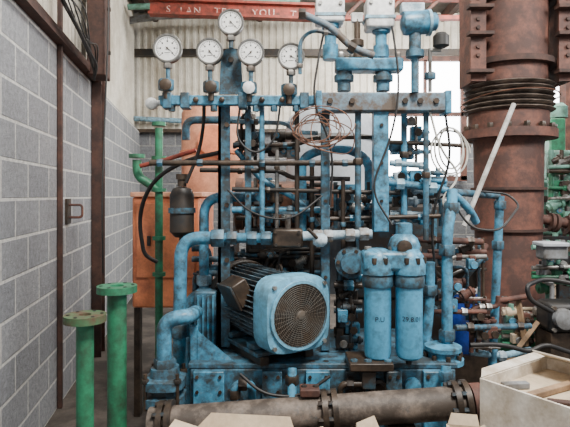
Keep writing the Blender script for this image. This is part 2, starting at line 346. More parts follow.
b = MB(); b.pb(130,192,202,197,3.68,.75); b.build('top_rim','peach',t,bev=.005)
for x in (134,192): MB().pb(x,308,x+6,420,3.75,.06).build('leg','brown',t)
t = thing('orange_tank', 'faded orange tank seen between the gauge stems at upper left', 'tank', P(212,366,4.85))
MB().lathe(P(213,200,4.85),(0,0,1),[(S(30,4.85),0),(S(31,4.85),.02),(S(31,4.85),.80),(S(26,4.85),.88),(S(10,4.85),.92)],36).build('shell','peach',t)
MB().ring(P(213,155,4.85),(0,0,1),S(30,4.85),S(33,4.85),.03).build('band','orange',t)
MB().lathe(P(213,140,4.50),(0,-1,0),[(S(12,4.5),-.15),(S(12,4.5),0),(S(15,4.5),0),(S(15,4.5),.03)],28).build('manhole','orange',t)
for x in (190,236): MB().pb(x-3,200,x+3,366,4.85,.05).build('leg','blue3',t)
t = thing('accumulator_bottle', 'dark grey accumulator bottle in front of the orange cabinet', 'bottle', P(182,236,2.95))
MB().lathe(P(182,237,2.95),(0,0,1),[(S(7,2.95),0),(S(12,2.95),.03),(S(12,2.95),.24),(S(9,2.95),.275),(S(4,2.95),.285)],28).build('shell','dark',t)
MB().lathe(P(182,190,2.95),(0,0,1),[(S(4.5,2.95),.02),(S(4.5,2.95),.06),(S(6,2.95),.06),(S(6,2.95),.09)],16).build('neck','brown',t)
MB().ring(P(182,213,2.95),(0,0,1),S(12,2.95),S(13.5,2.95),.03).build('clamp_band','blue2',t)
MB().tube([P(182,236,2.95),P(182,300,2.95)],S(3,2.95)).build('stem','brown',t)
# ---------------------------------------------------------------- foreground green pipes
def flanged(x, y, Y, rf, rp, label, fm, pm):
    t = thing('flanged_standpipe', label, 'pipe', (P(x,0,Y).x,Y,0), 'flanged green standpipes by the block wall')
    c = P(x,y,Y)
    MB().lathe((c.x,Y,0),(0,0,1),[(S(rp,Y),0),(S(rp,Y),c.z-.02)],28).build('pipe',pm,t)
    fl = MB().ring((c.x,Y,c.z-.025),(0,0,1),S(rp*.72,Y),S(rf,Y),.032,36).build('flange',fm,t)
    for k in range(6):
        a = k*math.pi/3+.3; q = Vector((c.x+math.cos(a)*S(rf*.78,Y),Y+math.sin(a)*S(rf*.78,Y),c.z+.008))
        MB().lathe(q,(0,0,1),[(S(1.8,Y),0),(S(1.8,Y),.002)],12).build('bolt_hole','black',fl)
    MB().lathe((c.x,Y,c.z-.02),(0,0,1),[(S(rp*.74,Y),0),(S(rp*.74,Y),.006)],24).build('bore','black',fl)
flanged(117,287,2.5,19.5,9.5,'bright green standpipe with a round green flange, the taller one','green','green')
flanged(85,316,2.3,20.5,8.5,'green standpipe with a rust-worn darker flange, the shorter one by the wall','greendk','green')
# ---------------------------------------------------------------- gauges and manifold
YM = 2.72
t = thing('gauge_manifold', 'long light blue horizontal manifold bar carrying the gauge stems', 'manifold', P(236,106,YM))
MB().pb(158,95,315,105,YM,.05).build('bar','blue',t,bev=.006)
for x in (162,180,238,300): MB().pb(x,92,x+9,108,YM-.012,.074).build('clamp','blue2',t,bev=.004)
for x in (196,222,262,282): MB().lathe(P(x,100,YM),(0,-1,0),[(S(3,YM),0),(S(3,YM),.015),(S(1.5,YM),.02)],6).build('plug','brown',t)
for x in (172,214,256,274,296): MB().hexn(P(x,108,YM+.02),(0,0,1),S(3.6,YM),S(7,YM)).build('lower_fitting','blue2',t)
def gauge(x, y, rp, base_y, label, ang0, nf=0):
    Y = YM-.02; r = S(rp,Y); c = P(x,y,Y)
    t = thing('pressure_gauge', label, 'gauge', P(x,base_y,Y), 'round white pressure gauges')
    f = Vector((nf,-1,0)).normalized()
    MB().lathe(c-f*.03,f,[(r*.9,-.01),(r*.97,0),(r*.97,.04),(r*.90,.044)],36).build('case','dark',t)
    MB().ring(c+f*.008,f,r*.87,r*1.04,.012,40).build('bezel','bezel',t,bev=.002)
    dl = MB().lathe(c+f*.0145,f,[(r*.89,0),(r*.89,.001)],36).build('dial','dial',t)
    d, rr, uu = frame(f); mk = MB(); q = c+f*.0165
    for k in range(25):
        a = math.radians(-45+k*270/24); L = .17 if k % 4 == 0 else .09; w = .022 if k % 4 == 0 else .012
        di = rr*math.cos(a)+uu*math.sin(a); pe = -rr*math.sin(a)+uu*math.cos(a)
        A = q+di*r*.76; B = q+di*r*(.76-L)
        mk.add([A+pe*r*w,A-pe*r*w,B-pe*r*w,B+pe*r*w],[(0,1,2,3)])
    for k in range(24):
        a0 = math.radians(-45+k*270/24); a1 = math.radians(-45+(k+1)*270/24); e = []
        for (aa,R) in ((a0,.78),(a1,.78),(a1,.76),(a0,.76)): e.append(q+(rr*math.cos(aa)+uu*math.sin(aa))*r*R)
        mk.add(e,[(0,1,2,3)])
    for k in range(7):
        a = math.radians(-45+k*45); di = rr*math.cos(a)+uu*math.sin(a); B = q+di*r*.5
        mk.add([B+rr*r*.05+uu*r*.06,B-rr*r*.05+uu*r*.06,B-rr*r*.05-uu*r*.06,B+rr*r*.05-uu*r*.06],[(0,1,2,3)])
    mk.add([q-rr*r*.2-uu*r*.3,q+rr*r*.2-uu*r*.3,q+rr*r*.2-uu*r*.34,q-rr*r*.2-uu*r*.34],[(0,1,2,3)])
    mk.build('dial_markings','ink',dl,smooth=False)
    a = math.radians(ang0); di = rr*math.cos(a)+uu*math.sin(a); pe = -rr*math.sin(a)+uu*math.cos(a); q = c+f*.019
    MB().add([q+di*r*.66,q+pe*r*.04,q-di*r*.2,q-pe*r*.04],[(0,1,2,3)]).build('needle','ink',dl,smooth=False)
    MB().lathe(q-f*.002,f,[(r*.07,0),(r*.07,.005)],12).build('needle_hub','brown',dl)
    st = MB(); yy = y+rp; st.cyl(P(x,yy-1,Y),P(x,base_y,Y),S(2.2,Y)); st.build('stem','blue2',t)
    MB().hexn(P(x,yy+3,Y),(0,0,1),S(4.6,Y),S(5,Y)).build('stem_nut','steel',t)
    return t
gauge(168,49,14,86,'leftmost pressure gauge on a needle valve above the blue manifold bar',-140)
gauge(210,52,13,82,'second pressure gauge from the left, beside the round-topped bracket plate',-130)
gauge(231,23,12.5,48,'highest pressure gauge, on top of the round-topped bracket plate',-135)
gauge(251,53,13,84,'pressure gauge just right of the highest gauge, tilted slightly',-45)
gauge(291,57,13,90,'rightmost pressure gauge, at the right end of the manifold bar',-150)
def nvalve(x, y, label):
    t = thing('needle_valve', label, 'valve', P(x,y+14,YM), 'needle valves under the gauges')
    MB().hexn(P(x,y,YM),(0,0,1),S(8,YM),S(11,YM)).build('body','blue2',t)
    sp_ = MB().cyl(P(x,y,YM-.03),P(x,y,YM-.09),S(2.2,YM)).build('spindle','steel',t)
    MB().lathe(P(x,y,YM-.09),(0,-1,0),[(S(5,YM),0),(S(6,YM),.006),(S(6,YM),.016),(S(3,YM),.022)],10).build('knob','white' if x in (168,249) else 'brown',sp_)
    MB().cyl(P(x,y,YM),P(x,y+14,YM),S(3,YM)).build('tail','brown',t)
nvalve(166,85,'needle valve under the leftmost gauge'); nvalve(211,87,'needle valve under the second gauge from the left')
nvalve(249,88,'pale knobbed needle valve under the gauge right of the highest'); nvalve(289,90,'needle valve under the rightmost gauge')
tag(MB().lathe(P(152,104,YM),(0,-1,0),[(S(5,YM),-.03),(S(6,YM),0),(S(6,YM),.02),(S(3,YM),.03)],12).cyl(P(152,104,YM),P(160,103,YM+.01),S(3,YM)).build('end_valve','white'),'small white knob on the left end of the manifold bar','knob')
t = thing('gauge_post', 'blue steel post with round-topped bracket plate holding the gauges', 'post', (P(226,0,2.8).x,2.83,0))
pl = []; n = 12
for k in range(n+1):
    a = math.pi*k/n; c = P(231,58,2.78); pl.append(c+Vector((math.cos(a)*S(10,2.78),0,math.sin(a)*S(10,2.78))))
pl += [P(219,94,2.78),P(243,94,2.78)]
k = len(pl); MB().add(pl+[p+Vector((0,.02,0)) for p in pl],[tuple(range(k)),tuple(range(2*k-1,k-1,-1))]+[(i,(i+1)%k,(i+1)%k+k,i+k) for i in range(k)]).build('bracket_plate','blue2',t)
MB().pb(218,104,230,347,2.8,.015).build('web','blue2',t); MB().pb(218,104,221,347,2.8,.06).build('flange','blue',t,)
MB().lathe(P(231,60,2.77),(0,-1,0),[(S(3,2.77),0),(S(3,2.77),.012)],6).build('bolt','brown',t)
for (y) in (125,160,205,260): MB().lathe(P(227,y,2.8),(0,-1,0),[(S(2.6,2.8),0),(S(2.6,2.8),.014)],6).build('bolt','brown',t)
# ---------------------------------------------------------------- header beam + upper valve gear
YH = 2.68
t = thing('header_beam', 'dusty blue box beam spanning the top of the valve frame', 'beam', P(383,112,YH))
MB().pb(316,92,452,111,YH,.1).build('beam','beam',t,bev=.008)
MB().pb(316,90,322,113,YH-.01,.12).build('end_plate','blue',t,bev=.004); MB().pb(446,90,452,113,YH-.01,.12).build('end_plate','blue',t,bev=.004)
for x in (330,352,405,420,436): MB().lathe(P(x,101,YH),(0,-1,0),[(S(3,YH),0),(S(3,YH),.014)],6).build('bolt','brown',t)
def fpost(x0,x1,y0,y1,Y,label,mat,dep=.04):
    t = thing('frame_post',label,'post',(P((x0+x1)/2,0,Y).x,Y,P(0,y1,Y).z))
    MB().pb(x0,y0,x1,y1,Y,dep).build('post',mat,t,bev=.004)
    for y in range(int(y0)+14,int(y1)-4,38): MB().lathe(P((x0+x1)/2,y,Y),(0,-1,0),[(S(1.8,Y),0),(S(1.8,Y),.01)],6).build('bolt','brown',t)
fpost(321,330,111,351,2.74,'blue frame post under the left end of the box beam','blue2')
fpost(374,389,111,232,2.70,'wide bright blue upright block above the filter heads','blue',.07)
fpost(245,251,106,235,2.80,'narrow blue strut between the manifold bar and the dark valve','blue2')
def actuator_box(label, x0,y0,x1,y1,Y,mat,neck):
    t = thing('actuator_box', label, 'actuator', P((x0+x1)/2,neck,Y))
    hs = MB().pb(x0,y0,x1,y1,Y,.12).build('housing',mat,t,bev=.012)
    MB().pb(x0-1,(y0+y1)/2+3,x1+1,(y0+y1)/2+6,Y-.004,.128).build('lid_joint','pale',hs)
    c = P((x0+x1)/2,y1,Y+.06)
    L = S(neck-y1,Y+.06)
    MB().lathe(c,(0,0,-1),[(S(9,Y),0),(S(9,Y),L*.2),(S(6,Y),L*.25),(S(6,Y),L*.6),(S(8,Y),L*.62),(S(8,Y),L)],20).build('neck','blue',t)
    for s in (-1,1): MB().lathe(P((x0+x1)/2+s*(x1-x0)*.35,y0+6,Y),(0,-1,0),[(S(2,Y),0),(S(2,Y),.01)],6).build('screw','steel',hs)
actuator_box('dirty white actuator box at the top left of the valve gear',316,-3,345,21,2.7,'white',60)
actuator_box('pale actuator box in the middle of the valve gear, above the blue crosspiece',367,-4,395,27,2.66,'white',58)
t = thing('crosspiece', 'blue cast crosspiece joining the valve necks above the box beam', 'casting', P(370,92,2.7))
MB().pb(336,57,404,70,2.68,.1).build('arm','blue',t,bev=.01)
for x in (344,383): MB().lathe(P(x,70,2.73),(0,0,-1),[(S(8,2.7),0),(S(8,2.7),.03),(S(10,2.7),.03),(S(10,2.7),.06),(S(7,2.7),.065),(S(7,2.7),.112)],20).build('leg_boss','blue2',t)
for x in (341,352,372,398): MB().hexn(P(x,55,2.72),(0,0,1),S(3.2,2.7),S(5,2.7)).build('nut','steel',t)
pipe('lever_arm','grey blue lever arm sloping down across the valve gear','beam',3.6,[(302,14,2.6),(330,26,2.6),(352,48,2.6),(374,56,2.6)],.06,[(302,14,2.6,1,0),(352,48,2.6,1,-.6)],'dark',cat='lever')
pipe('steel_tube','thin blue tube bending over from the left actuator to the rightmost gauge','blue2',2,[(300,74,2.66),(300,40,2.66),(312,30,2.66),(334,34,2.66)],.05,[(300,66,2.66,0,1),(326,33,2.66,1,0)],'steel')
t = thing('solenoid_valve', 'bright blue horizontal solenoid with rounded ends at top right', 'valve', P(420,90,2.66))
MB().lathe(P(401,24,2.66),(1,0,.06),[(S(6,2.66),0),(S(11,2.66),.012),(S(12,2.66),.03),(S(12,2.66),.13),(S(9,2.66),.155),(S(9,2.66),.175),(S(7,2.66),.185)],28).build('coil_body','blue',t)
MB().ring(P(427,23,2.66),(1,0,.06),S(11,2.66),S(13,2.66),.015).build('collar','pale',t)
MB().lathe(P(415,34,2.66),(0,0,-1),[(S(6,2.66),0),(S(6,2.66),.08),(S(9,2.66),.085),(S(9,2.66),.12),(S(4,2.66),.13),(S(4,2.66),.3)],18).build('valve_stem','blue2',t)
MB().pb(402,2,425,12,2.64,.06).build('terminal_box','chalk',t,bev=.006)
t = thing('black_knob_valve', 'black round knob on a thin rod right of the blue solenoid', 'knob', P(440,92,2.64))
MB().lathe(P(441,48,2.62),(0,0,1),[(S(4,2.6),0),(S(8,2.6),.01),(S(8,2.6),.06),(S(5,2.6),.075)],18).build('knob','black',t)
MB().cyl(P(430,48,2.64),P(430,92,2.7),S(2,2.6)).build('rod','steel',t); MB().cyl(P(430,50,2.64),P(441,50,2.64),S(2,2.6)).build('cross_rod','steel',t)
MB().hexn(P(430,76,2.69),(0,0,1),S(6,2.6),S(7,2.6)).build('nut','blue2',t)
t = thing('small_lever_valve', 'small brown capped valve between the two pale actuator boxes', 'valve', P(358,58,2.7))
MB().lathe(P(357,58,2.72),(0,0,1),[(S(5,2.7),0),(S(5,2.7),.06),(S(7,2.7),.06),(S(7,2.7),.09),(S(3,2.7),.1),(S(3,2.7),.2)],16).build('body','brown',t)
MB().box(P(357,18,2.72),.06,.03,.05).build('cap','white',t,bev=.005)
# ---------------------------------------------------------------- dense pipework
pipe('dark_pipe','long dark horizontal pipe crossing all the uprights under the manifold bar','brown',2.8,[(150,163,2.76),(356,163,2.76)],.03,[(160,163,2.76,1,0),(200,163,2.76,1,0),(262,163,2.76,1,0),(312,163,2.76,1,0),(345,163,2.76,1,0)],'blue2')
pipe('dark_pipe','dark pipe just below the long crossing pipe, kinked in the middle','dark',2.4,[(200,170,2.82),(280,171,2.82),(292,178,2.82),(350,179,2.82)],.04,[(240,171,2.82,1,0)],'brown')
pipe('dark_pipe','dark horizontal rod passing above the pale union row','dark',2.2,[(232,189,2.80),(400,193,2.80)],.03,[(268,190,2.80,1,0)],'brown')
pipe('blue_pipe','short horizontal blue pipe midway between gauge post and box beam post','blue',3.4,[(232,210,2.86),(320,210,2.86)],.03,[(246,210,2.86,1,0),(290,210,2.86,1,0)],'blue2')
pipe('blue_pipe','pale blue bent tube just under the gauge manifold bar','pale',2.2,[(232,121,2.84),(286,123,2.84),(296,132,2.84),(318,133,2.84)],.05,[(256,122,2.84,1,0)],'steel')
pipe('dark_pipe','brown bent tube crossing behind the copper tangle','brown',2.2,[(250,146,2.86),(300,144,2.86),(312,138,2.86),(372,137,2.86)],.05,[(285,145,2.86,1,0)],'blue2')
pipe('dark_pipe','brown horizontal tube under the upright block and above the filter heads','brown',2.4,[(330,219,2.80),(440,216,2.80)],.03,[(352,218,2.8,1,0),(420,217,2.8,1,0)],'blue')
pipe('blue_pipe','blue diagonal tube sloping across the middle risers','blue',2.8,[(236,150,2.9),(262,182,2.9),(300,200,2.88),(318,226,2.86)],.1,[(262,182,2.9,1,-1)],'brown')
cols = [(262,106,236,2.78,'blue',2.6,'thin bright blue riser nearest the dark valve'),
 (277,150,228,2.82,'steel',2.0,'thin bare steel riser left of centre'),
 (297,106,236,2.8,'dark',2.4,'thin dark riser above the dark valve'),
 (312,165,345,2.85,'brown',2.4,'long brown riser behind the motor top'),
 (343,180,262,2.76,'brown',2.2,'short brown riser above the pale union row'),
 (358,112,232,2.74,'blue2',3.2,'grimy blue riser left of the wide upright block'),
 (404,112,232,2.82,'blue',3.2,'bright blue riser above the right filter head'),
 (426,112,240,2.74,'blue2',3.0,'grimy blue riser under the right end of the box beam')]
for (x,y0,y1,Y,mt,rp,lb) in cols:
    q = y0+(y1-y0)*random.uniform(.2,.7)
    pipe('riser_pipe',lb,mt,rp,[(x,y1,Y),(x,y0,Y)],.02,[(x,q,Y,0,1)],'brown' if mt!='brown' else 'blue2')
pipe('blue_pipe','large blue arched pipe curving over in front of the pale tank','blue',4.6,[(302,236,2.92),(302,158,2.92),(322,149,2.92),(350,149,2.92),(369,160,2.92),(369,200,2.92)],.22,[(302,205,2.92,0,1)],'blue2')
pipe('blue_pipe','blue pipe looping from the upright block to the right side pipe','blue',4,[(388,182,2.78),(450,190,2.8),(470,210,2.85),(476,222,2.9)],.15,[(400,184,2.78,1,0),(432,188,2.78,1,0)],'pale')
pipe('pale_pipe','pale blue horizontal pipe beside the upright block','pale',3,[(390,163,2.76),(428,166,2.76),(428,185,2.76)],.05,[(398,163,2.76,1,0),(422,166,2.76,1,0)],'chalk')
pipe('dark_pipe','thin dark horizontal rod right of the upright block','brown',2.2,[(389,142,2.8),(470,146,2.9)],.02)
pipe('rusty_pipe','rusty horizontal pipe passing behind the right blue pipe','rust',3.4,[(392,238,2.85),(482,242,2.95)],.02,[(470,241,2.94,1,0),(432,240,2.9,1,0)],'brown')
pipe('rusty_pipe','rusty pipe elbow reaching towards the big column','rust',3.2,[(420,256,2.9),(478,256,3.1),(486,246,3.3)],.08,[(478,256,3.1,1,0)],'brown')
def cluster(name, label, cat, x0,y0,x1,y1,Y,dep,nt_,nb,seed,mats=('blue','blue2','brown','steel','blue3','dark'),rr_=(1.3,2.8),plate=True,nc=None):
    R = random.Random(seed); t = thing(name,label,cat,P((x0+x1)/2,y1,Y))
    if plate: MB().pb(x0+(x1-x0)*.15,y0+(y1-y0)*.35,x0+(x1-x0)*.85,y0+(y1-y0)*.62,Y+dep,.03).build('back_plate',R.choice(('blue3','brown')),t,bev=.003)
    for k in range(nt_):
        y_ = Y+R.uniform(0,dep); rp = R.uniform(*rr_); xa = R.uniform(x0,x1); xb = R.uniform(x0,x1); ym = R.uniform(y0+4,y1-4); m = R.choice(mats)
        yn = R.uniform(y0+2,y1-2); ty = R.random()
        if ty < .25: pts = [P(xa,y0,y_),P(xa,ym,y_),P(xb,ym,y_),P(xb,y1,y_)]
        elif ty < .5: pts = [P(xa,yn,y_),P(xa,ym,y_),P(x1 if xa<(x0+x1)/2 else x0,ym,y_)]
        elif ty < .75: pts = [P(x0,ym,y_),P(x1,ym+R.uniform(-2,2),y_)]
        elif ty < .9: pts = [P(x0,ym,y_),P(xa,ym,y_),P(xb,yn,y_-.03),P(x1,yn,y_)] if xa < xb else [P(x0,yn,y_),P(xb,yn,y_),P(xa,ym,y_-.03),P(x1,ym,y_)]
        else: pts = [P(xa,y0,y_),P(xa,y1,y_)]
        tb = MB().tube(pts,S(rp,y_),.05,10).build('tube',m,t)
        for j in range(1+(k%2)):
            i = R.randrange(len(pts)-1); q = pts[i].lerp(pts[i+1],R.uniform(.25,.75)); d_ = pts[i+1]-pts[i]
            if d_.length > .02: MB().hexn(q,d_,S(rp*1.6,y_),S(rp*2.2,y_)).build('fitting',R.choice(mats),tb)
    for k in range(nb):
        w_ = R.uniform(6,15); h_ = R.uniform(6,15); a = R.uniform(x0,max(x0+1,x1-w_)); b_ = R.uniform(y0,max(y0+1,y1-h_)); y_ = Y-.02+R.uniform(0,dep*.5); m = R.choice(mats)
        vb = MB().pb(a,b_,a+w_,b_+h_,y_,.05).build('valve_block',m,t,bev=.004)
        c = P(a+w_/2,b_+h_/2,y_)
        MB().cyl(c,c+Vector((0,-.035,0)),S(1.6,y_)).build('spindle','steel',vb)
        if R.random() < .6: MB().lathe(c+Vector((0,-.03,0)),(0,-1,0),[(S(3.4,y_),0),(S(4,y_),.006),(S(3.6,y_),.016)],10).build('knob',R.choice(('brown','dark','steel','blue')),vb)
        else: MB().hexn(c+Vector((0,-.02,0)),(0,-1,0),S(3,y_),.02).build('plug',R.choice(('brown','blue')),vb)
    for k in range(nb//2+1 if nc is None else nc):
        a = R.uniform(x0+6,x1-6); b_ = R.uniform(y0+8,y1-8); y_ = Y+R.uniform(0,dep*.7); rd = S(R.uniform(3.5,6),y_); ln = S(R.uniform(12,22),y_)
        d_ = R.choice(((0,0,1),(0,0,1),(1,0,0),(1,0,.5))); d_ = Vector(d_).normalized(); c = P(a,b_,y_)-d_*ln/2
        MB().lathe(c,d_,[(rd*.5,0),(rd*.6,ln*.1),(rd,ln*.15),(rd,ln*.4),(rd*.8,ln*.42),(rd*.8,ln*.7),(rd*1.1,ln*.72),(rd*1.1,ln*.85),(rd*.5,ln*.87),(rd*.5,ln)],16).build('valve_body',R.choice(mats),t)
    return t
cluster('valve_cluster','small valves and bent tubes packed just right of the gauge post','valves',233,112,262,160,2.88,.1,4,4,1)
cluster('valve_cluster','small valves and bent tubes under the rightmost gauge','valves',264,112,300,160,2.92,.12,3,4,2,plate=False)
cluster('valve_cluster','oily valves and tubes in the middle above the dark valve block','valves',240,178,292,226,2.95,.1,6,7,3,('rustlt','blue2','brown','steel','blue','brown'),plate=False)
cluster('valve_cluster','oily valves and tubes just left of the box beam post at mid height','valves',292,180,324,226,2.98,.12,5,6,4)
cluster('valve_cluster','control valves and tubes packed between frame post and wide upright block','valves',330,182,374,228,2.86,.12,6,9,5)
cluster('valve_cluster','pale and blue valves right of the wide upright block','valves',390,116,430,165,2.85,.1,4,3,7,('blue','pale','steel','blue2'),plate=False)
cluster('valve_cluster','blue valves and elbows above the right filter head','valves',390,168,446,226,2.86,.12,7,9,8,('blue','pale','blue2','brown','chalk'))
cluster('valve_cluster','rusty tubes and fittings between the right filter and rusty column','valves',428,238,486,320,2.95,.2,10,7,9,('rust','brown','blue','blue2','steel'))
cluster('valve_cluster','blue pipes and valves squeezed between the motor and left filter','valves',334,252,362,362,2.74,.12,8,8,10,('blue','blue2','brown','blue3'),(2,3.6))
cluster('valve_cluster','blue pipes and valves left of the motor behind the ribbed box','valves',192,246,234,345,3.02,.1,8,4,11,('blue','blue2','brown','blue3'),(2.2,4))
cluster('valve_cluster','dark tubes and fittings above the motor body','valves',234,246,322,282,3.12,.12,9,7,12,('brown','dark','blue2','blue3','steel'))
cluster('valve_cluster','black and brown fittings hung between slim blue pipe and deep blue drum','valves',470,296,500,352,3.0,.1,6,4,13,('black','brown','steel','rust'))
# valve row
t = thing('gate_valve', 'dark brown valve block in the pipe row above the motor', 'valve', P(288,250,2.72))
vb = MB().pb(273,229,303,248,2.68,.1).build('body','brown',t,bev=.012)
MB().cyl(P(288,229,2.72),P(288,215,2.72),S(3,2.7)).build('spindle','steel',t)
MB().ring(P(288,214,2.72),(0,0,1),S(8,2.7),S(10,2.7),.012).build('handwheel','blue2',t)
for x in (276,299): 
    for y in (232,245): MB().lathe(P(x,y,2.68),(0,-1,0),[(S(1.8,2.7),0),(S(1.8,2.7),.01)],6).build('bolt','dark',vb)
pipe('valve_row_pipe','blue pipe with large union nuts left of the dark valve block','blue',5,[(216,238,2.78),(273,238,2.74)],.02,[(232,238,2.77,1,0),(252,238,2.76,1,0),(266,238,2.75,1,0)],'blue2')
pipe('white_union_pipe','chalky pale pipe with swollen unions right of the dark valve block','chalk',4.6,[(303,236,2.70),(372,234,2.68)],.02,[(318,236,2.69,1,0),(328,236,2.69,1,0),(350,235,2.68,1,0),(364,234,2.68,1,0)],'fitting')
t = thing('ball_valve', 'chalky ball valve with dark lever at left of the pale pipe', 'valve', P(320,246,2.62))
MB().lathe(P(313,240,2.62),(1,0,0),[(S(4,2.6),0),(S(7,2.6),.02),(S(7,2.6),.05),(S(4,2.6),.07)],16).build('body','chalk',t)
MB().cyl(P(319,240,2.6),P(308,229,2.57),S(1.8,2.6)).build('lever','dark',t)
def coil(name,label,x,y,Y,rx,rz_,n,mat,rt,cat='wire',tilt=.2,wob=.12,drop=0):
    pts = []; R = random.Random(x)
    ph = [R.uniform(0,6) for _ in range(6)]
    for k in range(n*24+1):
        a = k/24*2*math.pi; w = 1+wob*math.sin(k*.05+ph[0])+wob*.6*math.sin(k*.013+ph[1])
        ox = wob*rx*1.0*math.sin(k*.021+ph[2]); oz = wob*rz_*1.0*math.sin(k*.017+ph[3])
        pts.append(P(x+ox,y+oz,Y)+Vector((math.cos(a)*S(rx,Y)*w, tilt*math.sin(a+ph[4]*.1)*S(rx,Y)-k*.0002, math.sin(a)*S(rz_,Y)*(1+wob*math.cos(k*.041+ph[5])))))
    return tag(MB().tube(pts,rt,0,6).build(name,mat),label,cat)
coil('copper_coil','loose tangle of thin brown wire hanging below the box beam',322,127,2.60,21,15,8,'copper',.0028,wob=.35)
pipe('copper_wire','single thin wire trailing from the tangle to the upright block','copper',.6,[(333,120,2.62),(356,130,2.62),(352,156,2.64),(318,150,2.64),(300,138,2.64)],.1,cat='wire')
coil('hose_coil','pale rope-like hose looped beside the wire-wound column',453,150,2.8,17,20,3,'rope',.005,'hose',wob=.2)
pipe('pale_cable','pale cable drooping from box beam towards the blue side pipe','rope',1.2,[(430,112,2.7),(440,150,2.72),(462,176,2.8),(440,200,2.76),(452,218,2.78)],.12,cat='cable')
pipe('black_cable','thin black cable curving from the side pipe to the right edge','black',1.2,[(455,205,2.70),(470,228,2.68),(500,232,2.75),(520,205,2.95),(508,194,3.0),(470,190,2.95),(430,200,2.76)],.2,cat='cable')
pipe('black_cable','black cable drooping from box beam behind the filters','black',1.3,[(445,112,2.72),(452,160,2.75),(430,215,2.8),(438,300,2.85)],.2,cat='cable')
pipe('black_cable','black cable hanging in a curve from the manifold behind the dark crossing pipe','black',1.1,[(240,106,2.72),(236,140,2.7),(256,156,2.7),(276,140,2.7),(280,106,2.72)],.1,cat='cable')
pipe('black_cable','black cable dropping from the left actuator behind the frame post','black',1.1,[(326,22,2.7),(318,60,2.66),(312,100,2.66),(334,150,2.7),(330,205,2.7)],.15,cat='cable')
pipe('black_cable','black cable drooping from the middle actuator across the upright block','black',1.1,[(392,26,2.62),(400,80,2.62),(394,130,2.64),(370,190,2.64),(392,225,2.62)],.2,cat='cable')
pipe('black_cable','thin black cable sagging from gauge post to the frame post at mid height','black',1.0,[(228,190,2.76),(250,214,2.68),(290,222,2.66),(322,196,2.72)],.2,cat='cable')
tag(MB().tube([P(514,104,2.95),P(464,226,2.85)],S(2.4,2.9)).build('pale_bar','bar'),'long pale bar leaning diagonally in front of the big rusty column','bar')
# ---------------------------------------------------------------- pale tank behind
t = thing('pale_tank', 'big pale grey cylindrical tank behind the pipework', 'tank', (P(330,0,4.0).x,4.0,0))
c = P(330,0,4.0); Yt = 4.0; zt0 = .9
MB().lathe((c.x,Yt,zt0),(0,0,1),[(S(43,Yt),0),(S(44,Yt),P(0,128,Yt).z-zt0),(S(41,Yt),P(0,118,Yt).z-zt0),(S(31,Yt),P(0,110,Yt).z-zt0),(S(12,Yt),P(0,106,Yt).z-zt0)],40).build('shell','dust',t)
MB().ring((c.x,Yt,P(0,142,Yt).z),(0,0,1),S(42,Yt),S(45.5,Yt),.03,40).build('hoop','grey',t)
for s in (-1,1): MB().box((c.x+s*.2,Yt,.45),.08,.1,.9).build('leg','brown',t)
t = thing('core_block', 'rusty brown horizontal cylinder behind the middle risers above the motor', 'machine', P(270,440,3.3))
cr = S(23,3.35)
MB().lathe(P(236,204,3.4),(1,0,0),[(cr*.7,0),(cr*1.15,.005),(cr*1.15,.05),(cr,.055),(cr,.40),(cr*1.15,.405),(cr*1.15,.45),(cr,.455),(cr,.62),(cr*.6,.68)],36).build('cylinder','rustlt',t)
for y in (190,218): MB().cyl(P(236,y,3.2),P(300,y,3.2),.014).build('tie_rod','brown',t)
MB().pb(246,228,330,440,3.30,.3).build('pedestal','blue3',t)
t = thing('rear_backdrop', 'dark blue grey backdrop casing added behind the filters to stand in for shade', 'machine', (P(420,0,3.4).x,3.5,0))  # added dark backdrop, its colour stands in for the shade behind the pipework
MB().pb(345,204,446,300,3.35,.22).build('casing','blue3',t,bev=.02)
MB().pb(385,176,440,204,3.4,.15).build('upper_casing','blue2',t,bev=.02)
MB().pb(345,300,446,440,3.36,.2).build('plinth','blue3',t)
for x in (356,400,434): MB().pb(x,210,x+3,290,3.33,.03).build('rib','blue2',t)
# ---------------------------------------------------------------- base tank
YT = 2.56
t = thing('base_tank', 'grimy blue oil tank base under the motor and filters', 'tank', (P(320,0,YT).x,2.9,0))
xa = P(190,0,YT).x; xb = P(456,0,YT).x; zt = .745
MB().box(((xa+xb)/2,YT+.33,zt/2),xb-xa,.66,zt).build('tank_body','blue2',t,bev=.01)
MB().box(((xa+xb)/2,YT+.34,zt+.012),xb-xa+.02,.68,.024).build('top_plate','blue2',t,bev=.004)
for (x0_,x1_,mt) in ((193,224,'blue'),(262,282,'blue2'),(306,330,'blue'),(346,366,'blue3'),(386,402,'blue2'),(424,454,'blue')):
    pn = MB().pb(x0_,372,x1_,470,YT-.035,.04).build('side_panel',mt,t,bev=.005)
    for x in (x0_+4,x1_-4):
        for y in (377,392): MB().lathe(P(x,y,YT-.035),(0,-1,0),[(S(1.8,YT),0),(S(1.8,YT),.008)],6).build('bolt','brown',pn)
MB().lathe(P(378,386,YT),(0,-1,0),[(S(8,YT),0),(S(8,YT),.03),(S(5,YT),.035),(S(5,YT),.05)],24).build('drain_flange','brown',t)
MB().lathe(P(412,385,YT),(0,-1,0),[(S(8,YT),0),(S(8,YT),.025),(S(4,YT),.03)],24).build('drain_flange','blue',t)
t = thing('cooler_box', 'blue grey ribbed box standing left of the motor on the tank', 'box', P(206,348,2.8))
MB().pb(194,292,216,347,2.82,.18).build('body','blue2',t,bev=.008)
for x in range(197,216,5): MB().pb(x,296,x+2,343,2.805,.015).build('rib','blue',t)
t = thing('tank_bracket','broad blue plate bracket at the left front corner of the oil tank','bracket',P(212,366,2.62))
MB().pb(190,326,198,366,2.62,.03).build('upright_plate','blue',t,bev=.003)
